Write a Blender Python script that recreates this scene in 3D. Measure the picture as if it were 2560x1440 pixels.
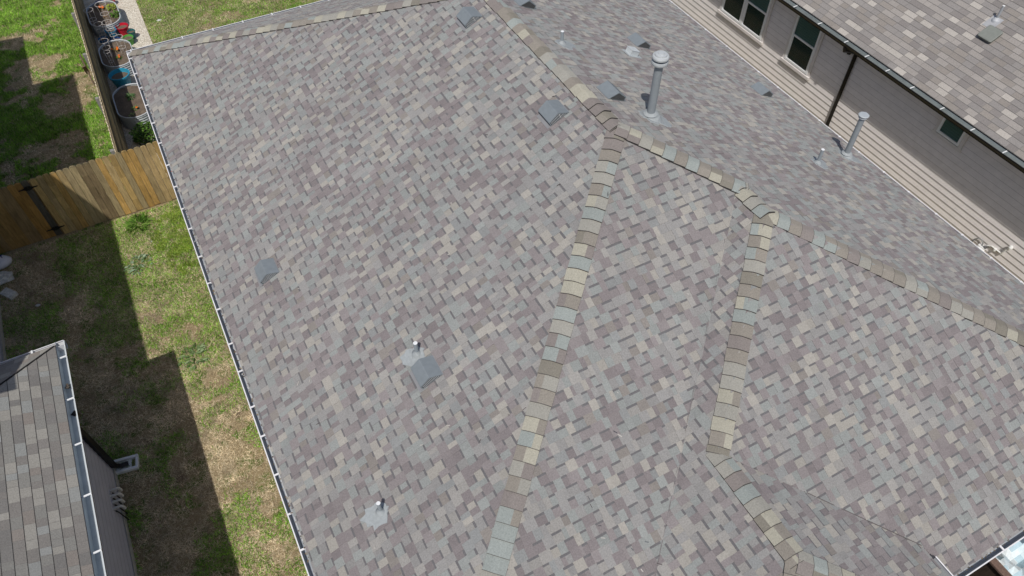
import bpy, math, random
import numpy as np
from mathutils import Vector as V3
random.seed(7); rng = np.random.default_rng(7)
R = math.radians
S = bpy.context.scene
for o in list(bpy.data.objects): bpy.data.objects.remove(o)

# ------------------------------------------------------------------ camera
cam = bpy.data.cameras.new('camera'); camo = bpy.data.objects.new('camera', cam)
S.collection.objects.link(camo)
cam.sensor_width = 36; cam.lens = 26.10; cam.clip_start = .1; cam.clip_end = 2000
camo.location = (0.899, -18.244, 10.3); camo.rotation_euler = (0.6836, 0.0009, -0.4859)
S.camera = camo
# ------------------------------------------------------------------ sky and sun
SUN = V3((-.35, -.51, 1)).normalized()
w = bpy.data.worlds.new('World'); S.world = w; w.use_nodes = True
nt = w.node_tree; bg = nt.nodes['Background']
sky = nt.nodes.new('ShaderNodeTexSky'); sky.sky_type = 'NISHITA'; sky.sun_disc = False
sky.sun_elevation = math.asin(SUN.z); sky.sun_rotation = math.atan2(SUN.x, SUN.y)
sky.air_density = 1.0; sky.dust_density = 2.0
nt.links.new(sky.outputs[0], bg.inputs[0]); bg.inputs[1].default_value = .074
sl = bpy.data.lights.new('sun', 'SUN'); sl.energy = 3.15; sl.angle = R(.6); sl.color = (1, .95, .88)
so = bpy.data.objects.new('sun', sl); S.collection.objects.link(so)
so.rotation_euler = SUN.to_track_quat('Z', 'Y').to_euler()
S.view_settings.view_transform = 'Standard'; S.view_settings.look = 'None'
S.view_settings.exposure = 0; S.view_settings.gamma = 1

# ------------------------------------------------------------------ helpers
def lin(r, g, b, k=1.0):
    return tuple(((c/255)/12.92 if c/255 <= .04045 else ((c/255+.055)/1.055)**2.4)*k for c in (r, g, b))
def mat(name, col=None, rough=.8, metal=0, noise=(8, .15), noise2=None, bump=0, stretch=(1, 1, 1), spec=.3, drough=0.):
    """col None: colour comes from the mesh attribute 'col'."""
    m = bpy.data.materials.new(name); m.use_nodes = True; t = m.node_tree; N = t.nodes; L = t.links
    b = N['Principled BSDF']; b.inputs['Roughness'].default_value = rough; b.inputs['Diffuse Roughness'].default_value = drough; b.inputs['Metallic'].default_value = metal
    b.inputs['Specular IOR Level'].default_value = spec
    if col is None:
        a = N.new('ShaderNodeAttribute'); a.attribute_name = 'col'; src = a.outputs['Color']
    else:
        a = N.new('ShaderNodeRGB'); a.outputs[0].default_value = (*col, 1); src = a.outputs[0]
    tc = N.new('ShaderNodeTexCoord'); mp = N.new('ShaderNodeMapping'); mp.inputs['Scale'].default_value = stretch
    g = N.new('ShaderNodeNewGeometry'); L.new(g.outputs['Position'], mp.inputs[0])
    for i, ns in enumerate((noise, noise2)):
        if not ns: continue
        n = N.new('ShaderNodeTexNoise'); n.inputs['Scale'].default_value = ns[0]; n.inputs['Detail'].default_value = 4
        L.new(mp.outputs[0], n.inputs['Vector'])
        mr = N.new('ShaderNodeMapRange'); mr.inputs['From Min'].default_value = .25; mr.inputs['From Max'].default_value = .75
        mr.inputs['To Min'].default_value = 1-ns[1]; mr.inputs['To Max'].default_value = 1+ns[1]
        L.new(n.outputs[0], mr.inputs[0])
        mx = N.new('ShaderNodeVectorMath'); mx.operation = 'SCALE'; L.new(src, mx.inputs[0]); L.new(mr.outputs[0], mx.inputs['Scale'])
        src = mx.outputs[0]
        if bump and i == 0:
            bp = N.new('ShaderNodeBump'); bp.inputs['Strength'].default_value = bump; bp.inputs['Distance'].default_value = .01
            L.new(n.outputs[0], bp.inputs['Height']); L.new(bp.outputs[0], b.inputs['Normal'])
    L.new(src, b.inputs['Base Color'])
    return m

WP = {}
class MB:
    def __init__(s): s.v = []; s.f = []; s.c = []
    def add(s, vs, fs, col=(.5, .5, .5)):
        k = len(s.v); s.v += [tuple(map(float, q)) for q in vs]
        s.f += [tuple(i+k for i in f) for f in fs]
        if isinstance(col, list): s.c += col
        else: s.c += [col]*len(fs)
    def box(s, c, size, col=(.5, .5, .5), ax=None):
        c = V3(c); X, Y, Z = ax or (V3((1, 0, 0)), V3((0, 1, 0)), V3((0, 0, 1)))
        a, b, d = [q/2 for q in size]
        vs = [c+X*(i*a)+Y*(j*b)+Z*(k*d) for i in (-1, 1) for j in (-1, 1) for k in (-1, 1)]
        s.add(vs, [(0, 1, 3, 2), (4, 6, 7, 5), (0, 4, 5, 1), (2, 3, 7, 6), (0, 2, 6, 4), (1, 5, 7, 3)], col)
    def bx(s, x0, x1, y0, y1, z0, z1, col=(.5, .5, .5)):
        s.box(((x0+x1)/2, (y0+y1)/2, (z0+z1)/2), (x1-x0, y1-y0, z1-z0), col)
    def extr(s, prof, A, B, ex, ez, col=(.5, .5, .5), cap=True):
        """closed 2-D profile (a along ex, b along ez) swept from A to B"""
        A = V3(A); B = V3(B); ex = V3(ex); ez = V3(ez); n = len(prof)
        vs = [P+ex*a+ez*b for P in (A, B) for a, b in prof]
        fs = [(i, (i+1) % n, n+(i+1) % n, n+i) for i in range(n)]
        cs = col if isinstance(col, list) else [col]*n
        if cap: fs += [tuple(range(n-1, -1, -1)), tuple(range(n, 2*n))]; cs = cs+[cs[0]]*2
        s.add(vs, fs, list(cs))
    def tube(s, path, r, n=8, col=(.5, .5, .5), caps=True, closed=False):
        P = [V3(q) for q in path]; m = len(P); vs = []
        rr = r if isinstance(r, (list, tuple)) else [r]*m
        ref = None
        for i, q in enumerate(P):
            if closed: d = P[(i+1) % m]-P[i-1]
            else: d = (P[min(i+1, m-1)]-P[max(i-1, 0)])
            d.normalize()
            if ref is None: ref = V3((0, 0, 1)) if abs(d.z) < .9 else V3((1, 0, 0))
            a = d.cross(ref); a.normalize(); b = a.cross(d); b.normalize(); ref = b
            vs += [q+a*(rr[i]*math.cos(2*math.pi*k/n))+b*(rr[i]*math.sin(2*math.pi*k/n)) for k in range(n)]
        fs = [(i*n+k, i*n+(k+1) % n, ((i+1) % m)*n+(k+1) % n, ((i+1) % m)*n+k) for i in range(m if closed else m-1) for k in range(n)]
        if caps and not closed: fs += [tuple(range(n)), tuple(range((m-1)*n, m*n))]
        s.add(vs, fs, col)
    def lathe(s, c, prof, n=20, col=(.5, .5, .5), sx=1, sy=1):
        c = V3(c); vs = []
        for r, z in prof: vs += [c+V3((r*math.cos(2*math.pi*k/n)*sx, r*math.sin(2*math.pi*k/n)*sy, z)) for k in range(n)]
        m = len(prof); fs = [(i*n+k, i*n+(k+1) % n, (i+1)*n+(k+1) % n, (i+1)*n+k) for i in range(m-1) for k in range(n)]
        if prof[0][0] > 1e-4: fs.append(tuple(range(n)))
        if prof[-1][0] > 1e-4: fs.append(tuple(range((m-1)*n, m*n)))
        s.add(vs, fs, col)
    def build(s, name, m, parent=None, smooth=False, at=None, **props):
        v = np.array(s.v); 
        o0 = V3(at) if at else V3(((v[:, 0].min()+v[:, 0].max())/2, (v[:, 1].min()+v[:, 1].max())/2, v[:, 2].min()))
        v = v-np.array(o0)
        me = bpy.data.meshes.new(name); me.from_pydata(v.tolist(), [], s.f)
        ln = np.zeros(len(me.polygons), dtype=np.int32); me.polygons.foreach_get('loop_total', ln)
        c = np.ones((len(s.f), 4)); c[:, :3] = np.array([q[:3] for q in s.c])
        at_ = me.attributes.new('col', 'FLOAT_COLOR', 'CORNER'); at_.data.foreach_set('color', np.repeat(c, ln, axis=0).astype(np.float32).ravel())
        me.materials.append(m)
        if smooth: me.polygons.foreach_set('use_smooth', [True]*len(me.polygons))
        me.update()
        ob = bpy.data.objects.new(name, me); S.collection.objects.link(ob)
        place(ob, o0, parent); 
        for k, q in props.items(): ob[k] = q
        return ob
def place(ob, wpos, parent=None):
    WP[ob.name] = V3(wpos)
    if parent: ob.parent = parent; ob.location = V3(wpos)-WP[parent.name]
    else: ob.location = wpos
def thing(name, loc, label, cat, group=None):
    o = bpy.data.objects.new(name, None); S.collection.objects.link(o); o.empty_display_size = .2
    place(o, V3(loc)); o['label'] = label; o['category'] = cat
    if group: o['group'] = group
    return o
def tag(o, label, cat, group=None):
    o['label'] = label; o['category'] = cat
    if group: o['group'] = group
    return o
def dup(o, wpos, parent=None):
    c = o.copy(); S.collection.objects.link(c); c.parent = None; place(c, V3(wpos), parent); return c

# ------------------------------------------------------------------ materials
M_shingle = mat('shingle granules', None, .95, noise=(55, .17), noise2=(.9, .07), bump=.35, spec=.12, drough=.35)
M_white = mat('white gutter paint', (.62, .62, .63), .4, noise=(3, .06))
M_gut = mat('gutter metal', None, .42, noise=(5, .12), spec=.4)
M_galv = mat('galvanized metal', None, .42, .12, noise=(6, .12), spec=.5)
M_grey = mat('grey painted metal', None, .5, noise=(14, .07), spec=.4)
M_paint = mat('brushed grey paint', (.34, .37, .385), .7, noise=(25, .12))
M_side = mat('lap siding paint', None, .75, noise=(6, .06), noise2=(60, .05), spec=.2)
M_trim = mat('trim board paint', (.72, .69, .67), .7, noise=(6, .06), spec=.2)
M_vinyl = mat('white vinyl', (.84, .86, .87), .4, noise=(6, .04))
M_black = mat('dark bronze paint', (.012, .011, .011), .4, noise=(6, .1), spec=.3)
M_wood = mat('weathered cedar', None, .85, noise=(7, .30), noise2=(30, .16), stretch=(5, 5, .55), spec=.15)
M_plastic = mat('glazed plastic', None, .45, noise=(9, .1), spec=.4)
M_soil = mat('potting soil', (.085, .062, .045), .95, noise=(45, .5), noise2=(6, .25), bump=.8)
M_soil2 = mat('dry potting soil', (.155, .12, .09), .95, noise=(45, .35), noise2=(6, .2), bump=.8)
M_wire = mat('galvanized wire', (.62, .58, .56), .5, .1, noise=(8, .1))
M_leaf = mat('leaf', None, .6, noise=(14, .2), spec=.25)
M_petal = mat('petal', (.75, .17, .015), .6, noise=(20, .15))
M_stone = mat('pale stone', (.62, .62, .57), .9, noise=(18, .3), noise2=(3, .15), bump=.6)
M_cloth = mat('woven sack', None, .8, noise=(20, .08))
M_blind = mat('blind slats', None, .6, noise=(5, .05))
M_concrete = mat('concrete', (.42, .41, .38), .9, noise=(14, .15))
gm = bpy.data.materials.new('window glass'); gm.use_nodes = True
gb = gm.node_tree.nodes['Principled BSDF']; gb.inputs['Base Color'].default_value = (.012, .03, .026, 1); gb.inputs['Roughness'].default_value = .06
gb.inputs['Specular IOR Level'].default_value = .5; gb.inputs['Alpha'].default_value = .30
M_glass = gm

# ground: dry turf with straw, bare soil and moss-green patches
def ground_mat():
    m = bpy.data.materials.new('dry turf'); m.use_nodes = True; t = m.node_tree; N = t.nodes; L = t.links
    b = N['Principled BSDF']; b.inputs['Roughness'].default_value = .95; b.inputs['Specular IOR Level'].default_value = .1
    g = N.new('ShaderNodeNewGeometry')
    def noise(sc, det=5, rough=.6):
        n = N.new('ShaderNodeTexNoise'); n.inputs['Scale'].default_value = sc; n.inputs['Detail'].default_value = det; n.inputs['Roughness'].default_value = rough
        L.new(g.outputs['Position'], n.inputs['Vector']); return n.outputs[0]
    def ramp(f, a, b_):
        r = N.new('ShaderNodeMapRange'); r.inputs[1].default_value = a; r.inputs[2].default_value = b_; L.new(f, r.inputs[0]); return r.outputs[0]
    def mix(f, A, B):
        x = N.new('ShaderNodeMix'); x.data_type = 'RGBA'; L.new(f, x.inputs[0])
        for q, i in ((A, 6), (B, 7)):
            if isinstance(q, tuple): x.inputs[i].default_value = (*q, 1)
            else: L.new(q, x.inputs[i])
        return x.outputs[2]
    straw = mix(ramp(noise(38), .35, .65), (.20, .155, .085), (.44, .35, .21))
    soil = mix(ramp(noise(22), .35, .65), (.11, .08, .055), (.21, .16, .115))
    a = mix(ramp(noise(1.3), .58, .72), straw, soil)
    gr = mix(ramp(noise(30), .35, .65), (.06, .10, .02), (.16, .22, .05))
    c = mix(ramp(noise(2.3, 6, .7), .50, .60), a, gr)
    L.new(c, b.inputs['Base Color'])
    bp = N.new('ShaderNodeBump'); bp.inputs['Strength'].default_value = .8; bp.inputs['Distance'].default_value = .04
    L.new(noise(35), bp.inputs['Height']); L.new(bp.outputs[0], b.inputs['Normal'])
    return m
M_ground = ground_mat()
def gravel_mat():
    m = bpy.data.materials.new('pebble gravel'); m.use_nodes = True; t = m.node_tree; N = t.nodes; L = t.links
    b = N['Principled BSDF']; b.inputs['Roughness'].default_value = .85
    g = N.new('ShaderNodeNewGeometry')
    vo = N.new('ShaderNodeTexVoronoi'); vo.inputs['Scale'].default_value = 26; L.new(g.outputs['Position'], vo.inputs['Vector'])
    r = N.new('ShaderNodeValToRGB'); L.new(vo.outputs['Color'], r.inputs[0])
    e = r.color_ramp.elements; e[0].position = .1; e[0].color = (.62, .55, .44, 1); e[1].position = .8; e[1].color = (.90, .84, .72, 1)
    mr = N.new('ShaderNodeMapRange'); mr.inputs[1].default_value = .25; mr.inputs[2].default_value = .7; mr.inputs[3].default_value = 1; mr.inputs[4].default_value = .72
    L.new(vo.outputs['Distance'], mr.inputs[0])
    mx = N.new('ShaderNodeVectorMath'); mx.operation = 'SCALE'; L.new(r.outputs[0], mx.inputs[0]); L.new(mr.outputs[0], mx.inputs['Scale'])
    L.new(mx.outputs[0], b.inputs['Base Color'])
    bp = N.new('ShaderNodeBump'); bp.invert = True; bp.inputs['Strength'].default_value = 1; bp.inputs['Distance'].default_value = .02
    L.new(vo.outputs['Distance'], bp.inputs['Height']); L.new(bp.outputs[0], b.inputs['Normal'])
    return m
M_gravel = gravel_mat()

# ------------------------------------------------------------------ setting
ZG = -3.0
g = MB(); g.add([(-150, -150, ZG), (150, -150, ZG), (150, 150, ZG), (-150, 150, ZG)], [(0, 1, 2, 3)])
g.build('ground', M_ground, at=(0, 0, ZG), kind='structure')
g = MB(); g.add([(-1.04, -1.98, ZG+.02), (.56, -1.98, ZG+.02), (.56, 14, ZG+.02), (-1.04, 14, ZG+.02), (-1.04, -1.98, ZG-.02), (.56, -1.98, ZG-.02), (.56, 14, ZG-.02), (-1.04, 14, ZG-.02)],
               [(0, 1, 2, 3), (1, 5, 6, 2), (0, 4, 5, 1), (3, 2, 6, 7)])
g.build('gravel_path', M_gravel, kind='structure')

# ------------------------------------------------------------------ shingle roofs
PT = .484                                   # roof pitch
E_ = .143                                   # course exposure
K0 = .92
PAL_A = [(lin(176, 173, 162, K0), 3), (lin(164, 163, 158, K0), 3), (lin(154, 155, 154, K0), 6), (lin(152, 162, 160, K0), 4), (lin(145, 152, 153, K0), 2),
         (lin(146, 137, 139, K0), 5), (lin(134, 124, 127, K0), 4), (lin(144, 137, 129, K0), 1)]
PAL_B = [(lin(182, 173, 165, K0), 2), (lin(160, 151, 146, K0), 5), (lin(147, 140, 138, K0), 6), (lin(150, 140, 133, K0), 3), (lin(138, 130, 128, K0), 3)]
PAL_C = [(lin(160, 155, 142, K0), 3), (lin(140, 138, 130, K0), 5), (lin(134, 127, 120, K0), 4), (lin(146, 132, 120, K0), 2), (lin(148, 153, 150, K0), 2), (lin(125, 121, 117, K0), 2)]
def tame(pal, mean, ct, sat):
    out = []
    for c, w_ in pal:
        c = tuple(m_+(q-m_)*ct for q, m_ in zip(c, mean)); g_ = sum(c)/3; out.append((tuple(g_+(q-g_)*sat for q in c), w_))
    return out
PAL_A = tame([((c[0]*.94, c[1]*.913, c[2]*.913), w_) for c, w_ in PAL_A], lin(148, 146, 146, K0), .74, .70); PAL_B = tame([((c[0]*1.08, c[1]*1.10, c[2]*1.08), w_) for c, w_ in PAL_B], lin(165, 160, 151, K0), 1.0, .62); PAL_C = tame([(tuple(q*1.12 for q in c), w_) for c, w_ in PAL_C], lin(146, 143, 135, K0), .8, .5)
def pick(pal, bias=0):
    t = sum(q[1] for q in pal); r = random.random()*t
    for c, w_ in pal:
        r -= w_
        if r <= 0: break
    j = 1+random.uniform(-.05, .05)+bias
    return (c[0]*j, c[1]*j, c[2]*j)
def clip(poly, ax, val, sign):
    out = []; n = len(poly)
    for i in range(n):
        a = poly[i]; b = poly[(i+1) % n]; da = (a[ax]-val)*sign; db = (b[ax]-val)*sign
        if da >= 0: out.append(a)
        if (da > 0 and db < 0) or (da < 0 and db > 0):
            t = da/(da-db); out.append((a[0]+(b[0]-a[0])*t, a[1]+(b[1]-a[1])*t))
    return out
def shingles(mb, O, U, plan, pal, style='lam', z0=0., pitch=PT, lift=0.):
    """O: a point on the eave line; U: horizontal unit along the eave; plan: [(x,y)] outline of the slope."""
    O = V3(O); U = V3(U); H = V3((-U.y, U.x, 0))      # horizontal, towards the ridge
    c = 1/math.sqrt(1+pitch*pitch); V = V3((H.x*c, H.y*c, pitch*c)); N = U.cross(V)
    poly = [(((x-O.x)*U.x+(y-O.y)*U.y), ((x-O.x)*H.x+(y-O.y)*H.y)/c) for x, y in plan]
    vmin = min(q[1] for q in poly); vmax = max(q[1] for q in poly)
    P = lambda u, v, n: O+U*u+V*v+N*(n+lift)
    # deck below the shingles
    mb.add([P(u, v, -.012) for u, v in poly], [tuple(range(len(poly)))], (.05, .05, .05))
    k = math.floor(vmin/E_)
    while k*E_ < vmax:
        v0 = k*E_; v1 = v0+E_; k += 1
        st = clip(clip(poly, 1, v0, 1), 1, v1, -1)
        if len(st) < 3: continue
        u = min(q[0] for q in st)-random.random()*.3; ue = max(q[0] for q in st); tooth = random.random() < .5
        while u < ue:
            if style == 'lam': wd = random.uniform(.085, .175) if tooth else random.uniform(.08, .175)
            else: wd = random.choice((.2, .25, .3, .33) if pal is PAL_B else (.12, .16, .2, .24))*random.uniform(.9, 1.1)
            u1 = u+wd
            cl = clip(clip(st, 0, u, 1), 0, u1, -1)
            if len(cl) >= 3:
                if style == 'lam':
                    ht = .0045 if tooth else 0
                    segs = []
                    if wd > .13 and random.random() < .35:
                        um = u+wd*random.uniform(.35, .65); segs = [(u, um), (um, u1)]
                    else: segs = [(u, u1)]
                    for a, b in segs:
                        col = pick(pal, .03 if tooth else -.03)
                        if tooth: parts = [(v0, v1, col)]
                        else:
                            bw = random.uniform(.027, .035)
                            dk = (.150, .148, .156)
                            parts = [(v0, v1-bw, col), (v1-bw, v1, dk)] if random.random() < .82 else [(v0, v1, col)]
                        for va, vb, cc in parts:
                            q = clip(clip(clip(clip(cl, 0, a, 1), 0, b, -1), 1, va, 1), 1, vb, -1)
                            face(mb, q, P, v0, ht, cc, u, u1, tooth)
                else:
                    face(mb, cl, P, v0, 0, pick(pal), u, u1, False)
                    q = clip(cl, 1, v1-.010, 1)
                    if len(q) > 2: face(mb, q, P, v0, .0006, (.10, .095, .09) if pal is PAL_C else (.19, .185, .18), u, u1, False, False)
                    q = clip(clip(cl, 0, u, 1), 0, u+.006, -1)
                    if len(q) > 2: face(mb, q, P, v0, .0008, (.17, .165, .16) if pal is PAL_B else (.21, .20, .19), u, u1, False, False)
            u = u1; tooth = not tooth if random.random() < .93 else tooth
def face(mb, q, P, v0, ht, col, u, u1, tooth, butt=True):
    if len(q) < 3: return
    n_ = lambda v: ht+.0062*(1-(v-v0)/E_)
    vs = [P(a, b, n_(b)) for a, b in q]; k = len(vs); fs = [tuple(range(k))]; cs = [col]
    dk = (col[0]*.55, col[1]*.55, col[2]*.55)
    for i in range(k):
        a = q[i]; b = q[(i+1) % k]
        if butt and abs(a[1]-v0) < 1e-6 and abs(b[1]-v0) < 1e-6:
            j = len(vs); vs += [P(a[0], a[1], -.002), P(b[0], b[1], -.002)]; fs.append((i, j, j+1, (i+1) % k)); cs.append(dk)
        elif tooth and abs(a[0]-b[0]) < 1e-6 and (abs(a[0]-u) < 1e-6 or abs(a[0]-u1) < 1e-6):
            j = len(vs); vs += [P(a[0], a[1], 0), P(b[0], b[1], 0)]; fs.append((i, j, j+1, (i+1) % k)); cs.append(dk)
    mb.add(vs, fs, cs)

CAPC = [(lin(176, 172, 152, .95), 4), (lin(150, 161, 158, .95), 3), (lin(148, 140, 128, .95), 4), (lin(140, 130, 126, .95), 3), (lin(160, 158, 148, .95), 3), (lin(136, 130, 116, .95), 2)]
CAPC = tame([(tuple(q*.99 for q in c), w_) for c, w_ in CAPC], lin(156, 154, 147, .95), .95, .66)
def caps(A, B, n1, n2, name, parent, wd=.158, ex=.198, k0=0, ext=0., edge=True):
    """ridge or hip caps laid from A (upper end) to B; n1, n2 normals of the two slopes"""
    A = V3(A); B = V3(B); d = (B-A).normalized(); A = A-d*ext; L = (B-A).length
    s1 = V3(n1).cross(d); s1.normalize(); s2 = V3(n2).cross(d); s2.normalize()
    up = (V3(n1)+V3(n2)).normalized()
    if s1.dot(V3(n2)) > 0: s1 = -s1
    if s2.dot(V3(n1)) > 0: s2 = -s2
    mb = MB(); m = int(math.ceil(L/ex))
    for i in range(m):
        a = i*ex; b = min((i+1)*ex+.004, L+.02)
        c1 = pick(CAPC); c2 = pick(CAPC) if random.random() < .5 else c1
        split = random.choice((2, 3, 4, 5))
        prof = []
        for t in (-1, -.66, -.3, -.1, .1, .3, .66, 1):
            sd = s1 if t < 0 else s2; q = sd*(abs(t)*wd)
            prof.append(q+up*(.003-.005*math.exp(-(t/.25)**2)))
        jj = random.uniform(-.006, .006); j = V3(s1)*jj
        vs = []
        for tt, h in ((a, .013), (b, .031)):
            vs += [A+d*tt+q+up*h+j for q in prof]
        vs += [A+d*b+q+up*.004+j for q in prof]                    # butt
        vs += [A+d*a+prof[0]+up*-.002+j, A+d*a+prof[-1]+up*-.002+j]
        n = 8; fs = [(k, k+1, n+k+1, n+k) for k in range(n-1)]; cs = [c1 if k < split else c2 for k in range(n-1)]
        dk = (.05, .047, .045)
        fs += [(n+k, n+k+1, 2*n+k+1, 2*n+k) for k in range(n-1)]; cs += [dk]*(n-1)
        fs += [(0, n, 2*n, 3*n), (n-1, 3*n+1, 3*n-1, 2*n-1)]; cs += [dk]*2
        # shadow line at the butt, painted as a dark strip on the cap's edge
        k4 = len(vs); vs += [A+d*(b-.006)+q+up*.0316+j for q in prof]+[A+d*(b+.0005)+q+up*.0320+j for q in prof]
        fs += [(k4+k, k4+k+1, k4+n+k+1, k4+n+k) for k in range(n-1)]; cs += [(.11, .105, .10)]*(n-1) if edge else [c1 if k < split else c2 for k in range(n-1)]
        mb.add(vs, fs, cs)
    o = mb.build(name, M_shingle, parent); return o

Wd = 12.989; h = Wd/2; L1 = 17.548; L2 = 18.181; b2 = 2.758; r3 = 5.421
zr = PT*h; b3 = (Wd+b2)/2; z2 = PT*(Wd-b3); z3 = PT*(r3-b2)
T0 = V3((h, -h, zr)); J1 = V3((h, -(L1-h), zr)); K = V3((b3, -(L1-(Wd-b3)), z2)); J2 = V3((b3, -(L2-(Wd-b3)), z2))
R3 = V3((r3, -(L2-(r3-b2)), z3)); R3e = V3((r3-.02, -17.12, z3)); L3 = 17.12+(r3-b2)
cc = 1/math.sqrt(1+PT*PT)
nW = V3((-PT, 0, 1))*cc; nE = V3((PT, 0, 1))*cc; nN = V3((0, PT, 1))*cc; nS = V3((0, -PT, 1))*cc
house = thing('house', (h, -10, ZG), 'one-storey house whose grey and taupe shingled hip roof fills most of the view', 'house')
rf = MB(); GE = .09                                           # shingles end this far inside the gutter's lip
UW = (0, -1, 0); UE = (0, 1, 0); UN = (-1, 0, 0); US = (1, 0, 0)
shingles(rf, (0, 0, 0), UW, [(GE, -GE), (h, -h), (h, J1.y), (GE, -L1+GE)], PAL_A)
shingles(rf, (Wd, 0, 0), UE, [(Wd-GE, -GE), (h, -h), (h, J1.y), (K.x, K.y), (J2.x, J2.y), (Wd-GE, -L2+GE)], PAL_A)
shingles(rf, (0, 0, 0), UN, [(GE, -GE), (Wd-GE, -GE), (h, -h)], PAL_A)
shingles(rf, (0, -L1, 0), US, [(GE, -L1+GE), (h, J1.y), (K.x, K.y), (b2+GE, -L1+GE)], PAL_A)
shingles(rf, (b2, 0, 0), UW, [(K.x, K.y), (J2.x, J2.y), (R3.x, R3.y), (R3e.x, R3e.y), (b2+GE, -L3+GE), (b2+GE, -L1+GE)], PAL_A, lift=.002)
XE = 7.50; YV = -(L2-(r3-b2)+(XE-r3))
shingles(rf, (0, -L2, 0), US, [(J2.x, J2.y), (Wd-GE, -L2+GE), (XE, -L2+GE), (XE, YV), (R3.x, R3.y)], PAL_A, lift=.006)
shingles(rf, (2*r3-b2, 0, 0), UE, [(R3.x, R3.y), (XE, YV), (XE, -17.12-(XE-r3)), (R3e.x, R3e.y)], PAL_A)
shingles(rf, (0, -L3, 0), US, [(R3e.x, R3e.y), (XE, -17.12-(XE-r3)), (XE, -L3+GE), (b2+GE, -L3+GE)], PAL_A)
for i in range(70):
    x = random.uniform(.4, 6.2); y = random.uniform(-16.5, -x-.3); c = V3((x, y, PT*x))+nW*.0125; a = random.random()*3
    t1 = V3((cc*math.cos(a), math.sin(a), PT*cc*math.cos(a))); t2 = nW.cross(t1); dk = random.random() < .5
    rf.box(c, (random.uniform(.012, .07), random.uniform(.006, .012), .004), (.10, .09, .09) if dk else (.50, .48, .45), (t1, t2, nW))
roof = rf.build('roof', M_shingle, house)
# cut edges of the two valleys
vm = MB()
def strip(A, B, n, wd, lift, col):
    A = V3(A); B = V3(B); d = (B-A).normalized(); s = V3(n).cross(d)*wd/2
    vm.add([A-s+V3(n)*lift, A+s+V3(n)*lift, B+s+V3(n)*lift, B-s+V3(n)*lift, A-s, A+s, B+s, B-s], [(0, 1, 2, 3), (0, 4, 5, 1), (1, 5, 6, 2), (2, 6, 7, 3), (3, 7, 4, 0)], col)
strip(R3+V3((.03, -.01, -.02)), (XE, YV, PT*(2*r3-b2-XE)), nS, .010, .019, (.12, .11, .11))
strip(K+V3((-.06, -.02, -.02)), (b2+.15, -L1+.15, PT*.15), nW, .010, .013, (.19, .18, .185))
vm.build('valley_seam', M_shingle, roof)
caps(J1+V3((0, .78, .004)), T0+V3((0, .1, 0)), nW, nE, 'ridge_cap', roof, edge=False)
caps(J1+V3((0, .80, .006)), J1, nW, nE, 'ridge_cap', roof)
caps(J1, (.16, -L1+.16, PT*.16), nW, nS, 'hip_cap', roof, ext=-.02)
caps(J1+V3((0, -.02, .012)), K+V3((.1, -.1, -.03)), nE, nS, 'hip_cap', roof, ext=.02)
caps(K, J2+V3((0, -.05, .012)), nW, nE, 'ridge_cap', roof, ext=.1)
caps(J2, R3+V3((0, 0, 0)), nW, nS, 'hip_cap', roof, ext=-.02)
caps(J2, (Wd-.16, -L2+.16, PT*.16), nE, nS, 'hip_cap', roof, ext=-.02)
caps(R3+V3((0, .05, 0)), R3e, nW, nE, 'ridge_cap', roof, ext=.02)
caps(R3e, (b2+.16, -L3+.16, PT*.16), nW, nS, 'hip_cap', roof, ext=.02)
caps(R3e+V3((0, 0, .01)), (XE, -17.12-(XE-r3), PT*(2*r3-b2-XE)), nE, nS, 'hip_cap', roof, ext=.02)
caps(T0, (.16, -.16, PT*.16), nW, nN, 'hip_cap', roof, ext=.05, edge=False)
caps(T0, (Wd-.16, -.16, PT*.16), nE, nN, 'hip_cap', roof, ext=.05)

SID = (.80, .765, .755)
def siding(mb, A, B, z0, z1, out, e=.172, col=SID):
    """lapped boards on a wall from A to B (x,y), facing 'out'"""
    A = V3((*A, 0)); B = V3((*B, 0)); out = V3((*out, 0)); z = z0; Zv = V3((0, 0, 1))
    while z < z1-.01:
        zt = min(z+e, z1)
        j = 1+random.uniform(-.02, .02); cl = tuple(q*j for q in col)
        mb.extr([(0, 0), (.022, 0), (.003, zt-z), (0, zt-z)], A+Zv*z, B+Zv*z, out, (0, 0, 1), cl)
        mb.extr([(.0215, -.001), (.0235, -.001), (.0228, .008), (.0208, .008)], A+Zv*z, B+Zv*z, out, (0, 0, 1), tuple(q*.72 for q in col))  # darker lower edge: shade line between the laps, put into the colour
        z = zt
def walls(name, x0, x1, y0, y1, z1, parent, col=SID, z0=ZG):
    mb = MB(); mb.bx(x0, x1, y0, y1, z0, z1, tuple(q*.8 for q in col))
    siding(mb, (x0, y0), (x0, y1), z0+.15, z1, (-1, 0), col=col); siding(mb, (x1, y0), (x1, y1), z0+.15, z1, (1, 0), col=col)
    siding(mb, (x0, y0), (x1, y0), z0+.15, z1, (0, -1), col=col); siding(mb, (x0, y1), (x1, y1), z0+.15, z1, (0, 1), col=col)
    mb.build(name, M_side, parent)
walls('wall', .58, Wd-.58, -L1+.58, -.58, -.12, house)
walls('wall', b2+.5, XE-.3, -L3+.58, -L1+.60, -.12, house)
sf = MB()
for a in ((.12, .6, -L1+.1, -.12), (Wd-.6, Wd-.12, -L2+.12, -.12)): sf.bx(*a, -.135, -.12)
for a in ((.6, Wd-.6, -.6, -.12), (XE, Wd-.6, -L2+.12, -L2+.6), (.6, b2, -L1+.12, -L1+.6)): sf.bx(*a, -.135, -.12)
sf.build('soffit', M_vinyl, house)

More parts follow.
